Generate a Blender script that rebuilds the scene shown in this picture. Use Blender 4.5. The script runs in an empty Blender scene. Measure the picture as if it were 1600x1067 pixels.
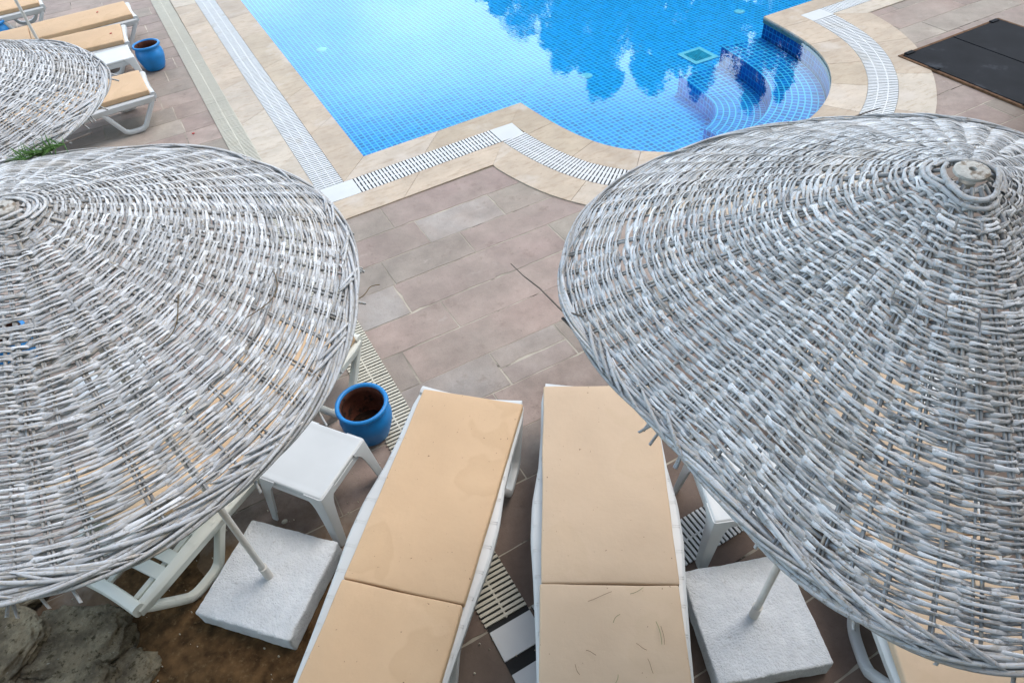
import bpy, bmesh, math, random
import numpy as np
from mathutils import Vector, Matrix, noise
from mathutils.geometry import tessellate_polygon

random.seed(7)
RAD = math.radians
SC = bpy.context.scene
COL = SC.collection

# ------------------------------------------------------------------ camera
# X runs along the near pool edge, Y along the left pool edge, Z up (metres)
def camera():
    p, r, y = RAD(45.936), RAD(5.335), RAD(25.179)
    fwd = np.array([0, math.cos(p), -math.sin(p)]); right = np.array([1., 0, 0]); down = np.cross(fwd, right)
    cr, sr = math.cos(r), math.sin(r)
    M = np.array([cr*right + sr*down, -sr*right + cr*down, fwd])
    cy, sy = math.cos(y), math.sin(y)
    M = M @ np.array([[cy, -sy, 0], [sy, cy, 0], [0, 0, 1]])
    X, Y, Z = M[0], -M[1], -M[2]
    cam = bpy.data.cameras.new('camera'); cam.lens = 24.0; cam.sensor_width = 36.0
    cam.clip_start = 0.05; cam.clip_end = 2000
    o = bpy.data.objects.new('camera', cam); COL.objects.link(o)
    o.matrix_world = Matrix(((X[0], Y[0], Z[0], 0), (X[1], Y[1], Z[1], 0), (X[2], Y[2], Z[2], 3.5), (0, 0, 0, 1)))
    SC.camera = o
camera()

# ------------------------------------------------------------------ light
SUN_EL, SUN_AZ = 60, 85            # azimuth from +Y towards +X
W = bpy.data.worlds.new('World'); SC.world = W; W.use_nodes = True
wn = W.node_tree; bg = wn.nodes['Background']
sky = wn.nodes.new('ShaderNodeTexSky'); sky.sky_type = 'NISHITA'; sky.sun_disc = False
sky.sun_elevation = RAD(SUN_EL); sky.sun_rotation = RAD(SUN_AZ); sky.dust_density = 3.0; sky.air_density = 1.0
# thin bright overcast low over the garden, clearing to blue higher up
tcw = wn.nodes.new('ShaderNodeTexCoord'); sep = wn.nodes.new('ShaderNodeSeparateXYZ'); wn.links.new(tcw.outputs['Generated'], sep.inputs[0])
rmp = wn.nodes.new('ShaderNodeValToRGB'); wn.links.new(sep.outputs[2], rmp.inputs[0])
for i_, (p_, c_) in enumerate([(.0, .75), (.30, 1.), (.405, .95), (.475, .12)]):
    if i_ > 1: rmp.color_ramp.elements.new(p_)
    rmp.color_ramp.elements[i_].position = p_; rmp.color_ramp.elements[i_].color = (c_, c_, c_, 1)
nz = wn.nodes.new('ShaderNodeTexNoise'); nz.inputs['Scale'].default_value = 3.0; nz.inputs['Detail'].default_value = 6
mpw = wn.nodes.new('ShaderNodeMapping'); mpw.inputs['Scale'].default_value = (1, 1, 2.2); wn.links.new(tcw.outputs['Generated'], mpw.inputs[0]); wn.links.new(mpw.outputs[0], nz.inputs['Vector'])
rm2 = wn.nodes.new('ShaderNodeValToRGB'); wn.links.new(nz.outputs['Fac'], rm2.inputs[0])
rm2.color_ramp.elements[0].position = .30; rm2.color_ramp.elements[0].color = (.45, .45, .45, 1); rm2.color_ramp.elements[1].position = .60
mul = wn.nodes.new('ShaderNodeMath'); mul.operation = 'MULTIPLY'; wn.links.new(rmp.outputs[0], mul.inputs[0]); wn.links.new(rm2.outputs[0], mul.inputs[1])
cmx = wn.nodes.new('ShaderNodeMix'); cmx.data_type = 'RGBA'; wn.links.new(mul.outputs[0], cmx.inputs[0]); wn.links.new(sky.outputs[0], cmx.inputs[6]); cmx.inputs[7].default_value = (10.5, 13.4, 15.3, 1)
wn.links.new(cmx.outputs[2], bg.inputs[0]); bg.inputs[1].default_value = 0.15
sl = bpy.data.lights.new('sun', 'SUN'); sl.energy = 0.6; sl.angle = RAD(30); sl.color = (1, .97, .92)
so = bpy.data.objects.new('sun', sl); COL.objects.link(so)
sd = Vector((math.sin(RAD(SUN_AZ))*math.cos(RAD(SUN_EL)), math.cos(RAD(SUN_AZ))*math.cos(RAD(SUN_EL)), math.sin(RAD(SUN_EL))))
so.rotation_euler = sd.to_track_quat('Z', 'Y').to_euler(); so.location = sd*30
SC.view_settings.view_transform = 'Standard'; SC.view_settings.look = 'None'
SC.view_settings.gamma = 1; SC.view_settings.use_curve_mapping = False
SC.view_settings.exposure = 0.84

# ------------------------------------------------------------------ materials
def srgb(r, g, b):
    f = lambda c: (c/255/12.92) if c/255 <= .04045 else ((c/255+.055)/1.055)**2.4
    return (f(r), f(g), f(b), 1)
class NT:
    def __init__(s, name):
        s.m = bpy.data.materials.new(name); s.m.use_nodes = True; s.t = s.m.node_tree
        s.b = s.t.nodes['Principled BSDF']; s.out = s.t.nodes['Material Output']
    def n(s, typ, **kw):
        nd = s.t.nodes.new(typ)
        for k, v in kw.items():
            if hasattr(nd, k): setattr(nd, k, v)
        return nd
    def l(s, a, b): s.t.links.new(a, b)
    def coord(s, kind='Object', scale=None):
        c = s.n('ShaderNodeTexCoord').outputs[kind]
        if scale is None: return c
        mp = s.n('ShaderNodeMapping'); mp.inputs['Scale'].default_value = scale; s.l(c, mp.inputs[0]); return mp.outputs[0]
    def noise(s, scale, detail=4, rough=.55, vec=None):
        nd = s.n('ShaderNodeTexNoise'); nd.inputs['Scale'].default_value = scale
        nd.inputs['Detail'].default_value = detail; nd.inputs['Roughness'].default_value = rough
        s.l(vec if vec is not None else s.coord(), nd.inputs['Vector']); return nd.outputs['Fac']
    def ramp(s, fac, stops):
        r = s.n('ShaderNodeValToRGB'); e = r.color_ramp.elements
        while len(e) < len(stops): e.new(.5)
        for i, (p, c) in enumerate(stops):
            e[i].position = p; e[i].color = c if isinstance(c, tuple) else (c, c, c, 1)
        s.l(fac, r.inputs[0]); return r.outputs[0]
    def mix(s, fac, a, b, blend='MIX'):
        m = s.n('ShaderNodeMix', data_type='RGBA', blend_type=blend)
        for v, i in ((fac, 0), (a, 6), (b, 7)):
            if isinstance(v, (int, float)): m.inputs[i].default_value = v
            elif isinstance(v, tuple): m.inputs[i].default_value = v
            else: s.l(v, m.inputs[i])
        return m.outputs[2]
    def math(s, op, a, b=None):
        m = s.n('ShaderNodeMath', operation=op)
        for v, i in ((a, 0), (b, 1)):
            if v is None: continue
            if isinstance(v, (int, float)): m.inputs[i].default_value = v
            else: s.l(v, m.inputs[i])
        return m.outputs[0]
    def attr(s, name):
        return s.n('ShaderNodeAttribute', attribute_name=name)
    def bump(s, h, strength=.3, dist=.01):
        b = s.n('ShaderNodeBump'); b.inputs['Strength'].default_value = strength; b.inputs['Distance'].default_value = dist
        s.l(h, b.inputs['Height']); s.l(b.outputs[0], s.b.inputs['Normal'])
    def col(s, c):
        if isinstance(c, tuple): s.b.inputs['Base Color'].default_value = c
        else: s.l(c, s.b.inputs['Base Color'])
    def set(s, rough=.5, spec=.5, metal=0):
        s.b.inputs['Roughness'].default_value = rough; s.b.inputs['Specular IOR Level'].default_value = spec
        s.b.inputs['Metallic'].default_value = metal; return s

def mat_plain(name, c, rough=.5, var=.12, scale=6, bump=0, bscale=60, spec=.4, dirt=None, dlo=.58, dhi=.72, dscale=5):
    t = NT(name); t.set(rough, spec)
    n = t.noise(scale)
    lo = tuple(x*(1-var) for x in c[:3])+(1,); hi = tuple(min(1, x*(1+var)) for x in c[:3])+(1,)
    base = t.ramp(n, [(.3, lo), (.7, hi)])
    if dirt:
        base = t.mix(t.ramp(t.noise(dscale, 8, .65), [(dlo, 0.), (dhi, 1.)]), base, dirt)
    t.col(base)
    if bump: t.bump(t.noise(bscale, 5, .6), bump, .005)
    return t.m

M = {}
M['plastic'] = mat_plain('white_plastic', (.53, .54, .535, 1), .38, .05, 3, .05, 30, .45, dirt=(.45, .43, .36, 1), dlo=.62, dhi=.85, dscale=4)
M['plastic_old'] = mat_plain('aged_white_plastic', (.60, .61, .55, 1), .42, .06, 3, .05, 30, .4, dirt=(.33, .27, .18, 1), dlo=.6, dhi=.8, dscale=5)
M['pipe'] = mat_plain('painted_pipe', (.60, .58, .54, 1), .45, .08, 8, dirt=(.3, .25, .2, 1), dlo=.62, dhi=.8, dscale=14)
M['blue_glaze'] = mat_plain('blue_painted_pot', (.006, .19, .50, 1), .42, .12, 9, .06, 40, .5)
M['terracotta'] = mat_plain('terracotta_inside', (.16, .060, .038, 1), .9, .3, 14, .3, 40, .2, dirt=(.04, .025, .02, 1), dlo=.5, dhi=.62, dscale=18)
M['soil'] = mat_plain('dark_soil', (.030, .018, .013, 1), .95, .4, 40, .8, 60, .1)
M['iron'] = mat_plain('dark_hatch_iron', (.011, .012, .015, 1), .75, .3, 3, .35, 120, .12, dirt=(.05, .055, .065, 1), dlo=.58, dhi=.72, dscale=3)
M['rust'] = mat_plain('rusty_frame', (.12, .065, .035, 1), .9, .4, 20, .3, 80, .2)
M['dark'] = mat_plain('drain_channel_dark', (.022, .022, .022, 1), .9, .3, 10)
M['grate'] = mat_plain('white_grate_plastic', (.58, .59, .59, 1), .5, .06, 3, dirt=(.42, .39, .33, 1), dlo=.55, dhi=.8, dscale=3)
M['grate_old'] = mat_plain('yellowed_grate_plastic', (.53, .50, .41, 1), .55, .08, 3, dirt=(.32, .28, .2, 1), dlo=.55, dhi=.8, dscale=3)
M['needle'] = mat_plain('dry_needle', (.10, .065, .02, 1), .8, .3, 30)
M['needle_green'] = mat_plain('green_needle', (.055, .14, .02, 1), .7, .4, 20)
M['twig'] = mat_plain('bare_twig', (.12, .10, .085, 1), .85, .3, 30)
M['bark'] = mat_plain('bark', (.10, .075, .055, 1), .95, .35, 8, .6, 20, .2)
M['pebble'] = mat_plain('pebble', (.55, .50, .40, 1), .7, .2, 20)
M['hub'] = mat_plain('weathered_hub_disc', (.46, .445, .41, 1), .85, .25, 30, .5, 120, .2, dirt=(.20, .16, .12, 1), dlo=.50, dhi=.62, dscale=45)

def mat_wicker():
    t = NT('whitewashed_wicker'); t.set(.85, .12)
    a = t.attr('shade').outputs['Fac']
    base = t.mix(a, (.15, .15, .15, 1), (.76, .78, .80, 1))
    hs = t.math('FRACT', t.math('MULTIPLY', a, 13.7))
    base = t.mix(t.ramp(hs, [(.70, 0.), (.82, .55)]), base, (.47, .40, .31, 1))
    base = t.mix(t.ramp(hs, [(.12, .5), (.24, 0.)]), base, (.50, .56, .63, 1))
    n2 = t.noise(75, 6, .7)
    base = t.mix(t.ramp(n2, [(.54, 0.), (.65, .8)]), base, (.19, .165, .135, 1))
    n3 = t.noise(4.0, 4, .6)
    base = t.mix(t.ramp(n3, [(.42, 0.), (.75, .5)]), base, (.40, .415, .43, 1))
    n4 = t.noise(2.2, 3, .6, t.coord('Object', (1, 1, 3)))
    base = t.mix(t.ramp(n4, [(.55, 0.), (.75, .35)]), base, (.42, .36, .28, 1))
    t.col(base); t.bump(t.noise(260, 4, .7), .35, .003)
    return t.m
M['wicker'] = mat_wicker()

def mat_paving():
    t = NT('sandstone_paving'); t.set(.72, .3)
    a = t.attr('tint').outputs['Color']
    n1 = t.ramp(t.noise(3.1, 8, .68), [(.28, .74), (.72, 1.20)])
    a = t.mix(t.ramp(t.noise(1.7, 4, .55), [(.38, 0.), (.62, .7)]), a, (.30, .243, .205, 1))
    a = t.mix(t.ramp(t.noise(.9, 4, .55, t.coord('Object', (1.3, .8, 1))), [(.45, 0.), (.62, .55)]), a, (.27, .226, .19, 1))
    base = t.mix(1.0, a, n1, 'MULTIPLY')
    n2 = t.noise(150, 3, .6)
    base = t.mix(t.ramp(n2, [(.57, 0.), (.70, .5)]), base, (.12, .10, .09, 1))
    n3 = t.noise(1.1, 8, .65)
    base = t.mix(t.ramp(n3, [(.55, 0.), (.75, .45)]), base, (.35, .30, .255, 1))
    n5 = t.noise(5, 8, .7)
    base = t.mix(t.ramp(n5, [(.58, 0.), (.72, .6)]), base, (.15, .105, .08, 1))
    base = t.mix(t.ramp(t.noise(2.6, 9, .75, t.coord('Object', (1, 2.2, 1))), [(.60, 0.), (.68, .5)]), base, (.40, .355, .31, 1))
    base = t.mix(t.ramp(t.noise(28, 6, .7), [(.60, 0.), (.70, .45)]), base, (.16, .12, .10, 1))
    # damp brown soil washed over the slabs at the foot of the bank; on the near paving, grime plus painted shade
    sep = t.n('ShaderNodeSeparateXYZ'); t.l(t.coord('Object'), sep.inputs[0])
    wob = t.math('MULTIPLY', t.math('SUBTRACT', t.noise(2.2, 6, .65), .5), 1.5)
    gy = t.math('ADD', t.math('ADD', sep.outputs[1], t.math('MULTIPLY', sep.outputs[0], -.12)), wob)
    base = t.mix(t.ramp(t.math('DIVIDE', gy, 5.0), [(.36, .74), (.56, 0.)]), base, t.ramp(t.noise(6, 7, .7), [(.3, (.062, .037, .026, 1)), (.7, (.12, .077, .056, 1))]))  # brown grime, deepened in colour for shade under and between the loungers
    dx = t.math('ADD', sep.outputs[0], 1.15); dy = t.math('ADD', sep.outputs[1], -1.7)
    dd = t.math('SQRT', t.math('ADD', t.math('MULTIPLY', dx, dx), t.math('MULTIPLY', dy, dy)))
    soil = t.ramp(t.noise(7, 8, .7), [(.25, (.055, .029, .011, 1)), (.5, (.11, .061, .024, 1)), (.72, (.18, .11, .052, 1))])
    base = t.mix(t.ramp(t.math('DIVIDE', t.math('ADD', dd, wob), 2.0), [(.42, .96), (.66, 0.)]), base, soil)
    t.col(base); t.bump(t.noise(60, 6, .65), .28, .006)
    return t.m
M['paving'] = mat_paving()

def mat_trav():
    t = NT('travertine_coping'); t.set(.6, .35)
    a = t.attr('tint').outputs['Color']
    wv = t.coord('Object', (1, 1, 1))
    n1 = t.ramp(t.noise(3, 7, .65), [(.3, .82), (.7, 1.12)])
    base = t.mix(1.0, a, n1, 'MULTIPLY')
    n2 = t.noise(6, 8, .7, t.coord('Object', (1.0, 3.0, 1)))
    base = t.mix(t.ramp(n2, [(.50, 0.), (.68, .62)]), base, (.30, .215, .14, 1))
    n3 = t.noise(38, 4, .6)
    base = t.mix(t.ramp(n3, [(.66, 0.), (.72, .7)]), base, (.22, .17, .12, 1))
    n4 = t.noise(1.6, 5, .6)
    base = t.mix(t.ramp(n4, [(.55, 0.), (.66, .6)]), base, (.52, .465, .405, 1))
    t.col(base); t.bump(t.noise(45, 6, .7), .2, .004)
    return t.m
M['trav'] = mat_trav()

def mat_tile(name, tile, grout, gw=.15, var=.25):
    t = NT(name); t.set(.3, .2)
    uv = t.coord('UV'); sp = t.n('ShaderNodeSeparateXYZ'); t.l(uv, sp.inputs[0])
    P = .068
    fl = []; g = []
    for i in (0, 1):
        x = t.math('DIVIDE', sp.outputs[i], P)
        fr = t.math('FRACT', x); fl.append(t.math('FLOOR', x))
        g.append(t.math('MAXIMUM', t.math('LESS_THAN', fr, gw/2), t.math('GREATER_THAN', fr, 1-gw/2)))
    gm = t.math('MAXIMUM', g[0], g[1])
    cb = t.n('ShaderNodeCombineXYZ'); t.l(fl[0], cb.inputs[0]); t.l(fl[1], cb.inputs[1])
    wn_ = t.n('ShaderNodeTexWhiteNoise', noise_dimensions='2D'); t.l(cb.outputs[0], wn_.inputs['Vector'])
    lo = tuple(c*(1-var) for c in tile[:3])+(1,); hi = tuple(min(1, c*(1+var)) for c in tile[:3])+(1,)
    tc = t.mix(wn_.outputs['Value'], lo, hi)
    t.col(t.mix(gm, tc, grout))
    return t.m
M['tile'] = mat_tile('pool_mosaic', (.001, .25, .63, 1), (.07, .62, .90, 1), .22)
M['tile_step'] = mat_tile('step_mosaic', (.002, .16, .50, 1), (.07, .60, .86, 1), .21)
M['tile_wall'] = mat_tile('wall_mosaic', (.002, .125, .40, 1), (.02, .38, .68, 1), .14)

def mat_water():
    t = NT('pool_water'); t.t.nodes.remove(t.b)
    tr = t.n('ShaderNodeBsdfTransparent'); tr.inputs[0].default_value = (.90, .98, 1, 1)
    gl = t.n('ShaderNodeBsdfGlossy'); gl.inputs['Roughness'].default_value = .012; gl.inputs[0].default_value = (1, 1, 1, 1)
    fr = t.n('ShaderNodeFresnel'); fr.inputs['IOR'].default_value = 1.5
    bp = t.n('ShaderNodeBump'); bp.inputs['Strength'].default_value = .06; bp.inputs['Distance'].default_value = .02
    t.l(t.noise(3.2, 4, .55), bp.inputs['Height'])
    t.l(bp.outputs[0], gl.inputs['Normal']); t.l(bp.outputs[0], fr.inputs['Normal'])
    mx = t.n('ShaderNodeMixShader'); t.l(fr.outputs[0], mx.inputs[0]); t.l(tr.outputs[0], mx.inputs[1]); t.l(gl.outputs[0], mx.inputs[2])
    t.l(mx.outputs[0], t.out.inputs['Surface']); return t.m
M['water'] = mat_water()

def mat_concrete():
    t = NT('whitewashed_concrete'); t.set(.85, .2)
    base = t.ramp(t.noise(5, 6, .65), [(.3, (.58, .61, .635, 1)), (.7, (.76, .785, .80, 1))])
    base = t.mix(t.ramp(t.noise(34, 8, .7), [(.60, 0.), (.72, .6)]), base, (.32, .31, .29, 1))
    base = t.mix(t.ramp(t.noise(3, 5, .6), [(.50, 0.), (.66, .40)]), base, (.45, .47, .485, 1))
    t.col(base)
    h = t.math('ADD', t.noise(28, 6, .7), t.math('MULTIPLY', t.noise(110, 3, .6), .4))
    t.bump(h, .9, .016); return t.m
M['concrete'] = mat_concrete()

def mat_fabric(name, c, stain, amt=.45):
    t = NT(name); t.set(.78, .15)
    n1 = t.ramp(t.noise(1.8, 5, .55), [(.3, .93), (.7, 1.05)])
    base = t.mix(1.0, c, n1, 'MULTIPLY')
    st = t.noise(2.0, 3, .5)
    base = t.mix(t.ramp(st, [(.575, 0.), (.59, amt), (.70, amt*.35)]), base, stain)
    sp = t.noise(55, 2, .5)
    base = t.mix(t.ramp(sp, [(.735, 0.), (.76, .8)]), base, (.10, .06, .03, 1))
    t.col(base)
    wv = t.n('ShaderNodeTexWave'); wv.inputs['Scale'].default_value = 130; t.l(t.coord(), wv.inputs['Vector'])
    h = t.math('ADD', t.math('MULTIPLY', t.noise(7, 5, .6), 1.0), t.math('MULTIPLY', wv.outputs['Fac'], .05))
    t.bump(h, .34, .02); return t.m
M['fab_tan'] = mat_fabric('tan_mattress_cloth', (.555, .385, .24, 1), (.45, .305, .175, 1), .28)
M['fab_peach'] = mat_fabric('peach_beige_mattress_cloth', (.53, .395, .275, 1), (.45, .33, .21, 1), .15)

def mat_rock():
    t = NT('bank_stone'); t.set(.9, .2)
    base = t.ramp(t.noise(9, 8, .7), [(.3, (.055, .043, .029, 1)), (.5, (.155, .128, .085, 1)), (.68, (.31, .265, .175, 1))])
    base = t.mix(t.ramp(t.noise(13, 9, .75), [(.50, 0.), (.58, .8)]), base, (.265, .215, .14, 1))
    base = t.mix(t.ramp(t.noise(26, 8, .7), [(.53, 0.), (.62, .92)]), base, (.05, .04, .02, 1))
    base = t.mix(t.ramp(t.noise(34, 6, .7, t.coord('Object', (1, 2.5, 1))), [(.62, 0.), (.70, .8)]), base, (.38, .37, .31, 1))
    t.col(base); t.bump(t.noise(22, 9, .75), 1.0, .03); return t.m
M['rock'] = mat_rock()
def mat_leaf():
    t = NT('leaf_mass'); t.set(.6, .3)
    a = t.attr('shade').outputs['Fac']
    t.col(t.mix(a, (.012, .030, .010, 1), (.055, .10, .028, 1))); return t.m
M['leaf'] = mat_leaf()
M['ground'] = mat_plain('bare_earth', (.16, .13, .09, 1), .95, .35, 1.5, .4, 20, .1)
M['mortar'] = mat_plain('pale_mortar', (.37, .33, .27, 1), .95, .45, 2.2, .3, 60, .1, dirt=(.055, .045, .035, 1), dlo=.56, dhi=.62, dscale=1.4)
M['drain_green'] = mat_plain('main_drain_green', (.012, .38, .50, 1), .5, .3, 20)
M['drain_pale'] = mat_plain('main_drain_frame', (.20, .68, .74, 1), .5, .1, 20)

# ------------------------------------------------------------------ mesh helpers
class MB:
    def __init__(s): s.v = []; s.f = []; s.c = []; s.uv = None
    def add(s, vs, fs, c=None):
        o = len(s.v); s.v += [tuple(map(float, p)) for p in vs]; s.f += [tuple(i+o for i in f) for f in fs]
        s.c += [c if c is not None else 1.0]*len(vs)
    def box(s, cx, cy, cz, sx, sy, sz, c=None, rot=0):
        ca, sa = math.cos(rot), math.sin(rot); vs = []
        for z in (-1, 1):
            for x, y in ((-1, -1), (1, -1), (1, 1), (-1, 1)):
                X, Y = x*sx/2, y*sy/2; vs.append((cx+X*ca-Y*sa, cy+X*sa+Y*ca, cz+z*sz/2))
        s.add(vs, [(3, 2, 1, 0), (4, 5, 6, 7), (0, 1, 5, 4), (1, 2, 6, 5), (2, 3, 7, 6), (3, 0, 4, 7)], c)
    def prism(s, poly, z0, z1, c=None):
        n = len(poly); vs = [(x, y, z0) for x, y in poly]+[(x, y, z1) for x, y in poly]
        s.add(vs, [tuple(range(n-1, -1, -1)), tuple(range(n, 2*n))]+[(i, (i+1) % n, n+(i+1) % n, n+i) for i in range(n)], c)
    def loft(s, rings, cap=True, closed=False, c=None):
        n = len(rings[0]); vs = [p for r in rings for p in r]; fs = []
        m = len(rings)
        for i in range(m if closed else m-1):
            a, b = i*n, ((i+1) % m)*n
            for j in range(n): fs.append((a+j, a+(j+1) % n, b+(j+1) % n, b+j))
        if cap and not closed: fs += [tuple(range(n-1, -1, -1)), tuple((m-1)*n+j for j in range(n))]
        s.add(vs, fs, c)
    def tube(s, path, rad, n=8, c=None, flat=1.0, up=(0, 0, 1)):
        P = [Vector(p) for p in path]; R = rad if isinstance(rad, (list, tuple)) else [rad]*len(P); rings = []
        for i, p in enumerate(P):
            t = (P[min(i+1, len(P)-1)]-P[max(i-1, 0)]).normalized()
            u = Vector(up)
            if abs(t.dot(u)) > .95: u = Vector((1, 0, 0))
            a = t.cross(u).normalized(); b = a.cross(t).normalized()
            rings.append([tuple(p+a*(R[i]*math.cos(k*2*math.pi/n))+b*(R[i]*flat*math.sin(k*2*math.pi/n))) for k in range(n)])
        s.loft(rings, c=c)
    def sweep(s, path, sec, up, c=None):      # sec: list of (a,b); a along side (up x t), b along in-plane normal
        P = [Vector(p) for p in path]; U = Vector(up).normalized(); rings = []
        for i, p in enumerate(P):
            t = (P[min(i+1, len(P)-1)]-P[max(i-1, 0)]).normalized(); nrm = U.cross(t).normalized()
            rings.append([tuple(p+U*a+nrm*b) for a, b in sec])
        s.loft(rings, c=c)
    def lathe(s, prof, n=48, c=None, close=False, cap=True):
        rings = [[(r*math.cos(k*2*math.pi/n), r*math.sin(k*2*math.pi/n), z) for k in range(n)] for r, z in prof]
        s.loft(rings, cap=cap and not close, closed=close, c=c)
    def rbox(s, sx, sy, sz, r, nx=10, ny=8, nz=2, center=(0, 0, 0), fn=None, c=None):
        def ticks(S, n):
            q = [0, r*.3, r*.65, r]; q += [r+(S-2*r)*i/n for i in range(1, n)]; q += [S-r, S-r*.65, S-r*.3, S]
            return [x-S/2 for x in q]
        tx, ty, tz = ticks(sx, nx), ticks(sy, ny), ticks(sz, nz)
        idx = {}; vs = []; fs = []
        def vid(x, y, z):
            k = (round(x, 6), round(y, 6), round(z, 6))
            if k not in idx:
                q = Vector((x, y, z)); h = Vector((sx/2-r, sy/2-r, sz/2-r))
                inn = Vector([max(-h[i], min(h[i], q[i])) for i in range(3)]); d = q-inn
                p = inn+d.normalized()*r if d.length > 1e-9 else q
                if fn: p = Vector(fn(p))
                idx[k] = len(vs); vs.append(tuple(p+Vector(center)))
            return idx[k]
        def face(A, B, f, flip):
            for i in range(len(A)-1):
                for j in range(len(B)-1):
                    q = [vid(*f(A[i], B[j])), vid(*f(A[i+1], B[j])), vid(*f(A[i+1], B[j+1])), vid(*f(A[i], B[j+1]))]
                    fs.append(tuple(q[::-1] if flip else q))
        face(tx, ty, lambda a, b: (a, b, tz[-1]), False); face(tx, ty, lambda a, b: (a, b, tz[0]), True)
        face(tx, tz, lambda a, b: (a, ty[0], b), False); face(tx, tz, lambda a, b: (a, ty[-1], b), True)
        face(ty, tz, lambda a, b: (tx[-1], a, b), False); face(ty, tz, lambda a, b: (tx[0], a, b), True)
        s.add(vs, fs, c)
    def build(s, name, mat, parent=None, smooth=False, attr=None, bevel=0):
        me = bpy.data.meshes.new(name); me.from_pydata(s.v, [], s.f); me.materials.append(mat)
        if attr == 'shade':
            a = me.attributes.new('shade', 'FLOAT', 'POINT'); a.data.foreach_set('value', np.array(s.c, dtype=np.float32))
        elif attr == 'tint':
            a = me.attributes.new('tint', 'FLOAT_COLOR', 'POINT')
            a.data.foreach_set('color', np.array([(tuple(c)+(1,))[:4] for c in s.c], dtype=np.float32).ravel())
        if s.uv:
            ul = me.uv_layers.new(name='UVMap')
            li = np.zeros(len(me.loops), dtype=np.int32); me.loops.foreach_get('vertex_index', li)
            ul.data.foreach_set('uv', np.array(s.uv, dtype=np.float32)[li].ravel())
        if smooth: me.polygons.foreach_set('use_smooth', [True]*len(me.polygons))
        me.update()
        o = bpy.data.objects.new(name, me); COL.objects.link(o)
        if parent: o.parent = parent
        if bevel:
            md = o.modifiers.new('bevel', 'BEVEL'); md.width = bevel; md.segments = 2; md.limit_method = 'ANGLE'; md.angle_limit = RAD(40)
        if smooth == 'auto':
            me.set_sharp_from_angle(angle=RAD(40))
        return o
def tag(o, label, cat, group=None, kind=None):
    o['label'] = label; o['category'] = cat
    if group: o['group'] = group
    if kind: o['kind'] = kind
    return o
def struct(o): o['kind'] = 'structure'; return o
def empty(name, loc, rz=0):
    o = bpy.data.objects.new(name, None); COL.objects.link(o); o.location = loc; o.rotation_euler = (0, 0, rz); o.empty_display_size = .1
    return o
def dup(root, loc, rz=0):
    def cp(o, par):
        c = o.copy(); COL.objects.link(c)
        if par: c.parent = par
        for ch in [x for x in COL.objects if x.parent == o and x != c]: cp(ch, c)
        return c
    r = cp(root, None); r.location = loc; r.rotation_euler = (0, 0, rz); return r
def catmull(P, n=8):
    P = [np.array(p, float) for p in P]; out = []
    Q = [2*P[0]-P[1]]+P+[2*P[-1]-P[-2]]
    for i in range(1, len(Q)-2):
        p0, p1, p2, p3 = Q[i-1:i+3]
        for k in range(n):
            t = k/n
            out.append(.5*((2*p1)+(-p0+p2)*t+(2*p0-5*p1+4*p2-p3)*t*t+(-p0+3*p1-3*p2+p3)*t**3))
    out.append(P[-1]); return out
def rsec(w, h, r=.3, n=3):        # rounded rectangle section, w along a, h along b
    out = []; rr = min(w, h)*r
    for cx, cy, a0 in ((w/2-rr, h/2-rr, 0), (-w/2+rr, h/2-rr, 90), (-w/2+rr, -h/2+rr, 180), (w/2-rr, -h/2+rr, 270)):
        for k in range(n): a = RAD(a0+90*k/(n-1)); out.append((cx+rr*math.cos(a), cy+rr*math.sin(a)))
    return out

# ------------------------------------------------------------------ pool outline
A = (1.43, 6.08); B = (3.24, 6.12); D = (6.79, 6.26)
BAYC = [B, (3.27, 5.80), (3.31, 5.50), (3.38, 5.17), (3.50, 4.86), (3.70, 4.60), (3.99, 4.37), (4.40, 4.17), (4.85, 4.09), (5.20, 4.10), (5.48, 4.17), (5.73, 4.28),
        (5.98, 4.44), (6.22, 4.65), (6.44, 4.93), (6.61, 5.28), (6.71, 5.70), D]
BAY = [tuple(p) for p in catmull(BAYC, 6)]
XMAX, YMAX = 13.0, 16.5
OUT = [A]+BAY+[(XMAX, 6.32), (XMAX, YMAX), (1.45, YMAX)]      # counter-clockwise
nb = len(BAY)
SX = [1.0]+[1+.30*i/(nb-1) for i in range(nb)]+[1.3, 1, 1]
SY = [1.0]+[1+.16*math.sin(math.pi*i/(nb-1))-.24*(i/(nb-1))**3 for i in range(nb)]+[.76, 1, 1]
def offs(d):
    n = len(OUT); res = []
    for i in range(n):
        p0, p1, p2 = [np.array(OUT[(i+k) % n]) for k in (-1, 0, 1)]
        a = (p1-p0)/np.linalg.norm(p1-p0); b = (p2-p1)/np.linalg.norm(p2-p1)
        na = np.array([a[1], -a[0]]); nbv = np.array([b[1], -b[0]])
        m = (na+nbv); m = m/(m@m)*2; m = m/ max(1e-6, 1) 
        m = m*(1/ max(.3, (m@na))) if False else m
        res.append((p1[0]+m[0]*d*SX[i], p1[1]+m[1]*d*SY[i]))
    for i in range(2, nb):                  # trim the bay offsets against the straight runs
        j = 1 if i < nb/2 else nb
        if res[i][1] > res[j][1]-1e-4: res[i] = res[j]
    return res
D1, D2, D3 = .32, .585, .90
O0, O1, O2, O3 = OUT, offs(D1), offs(D2), offs(D3)

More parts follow.
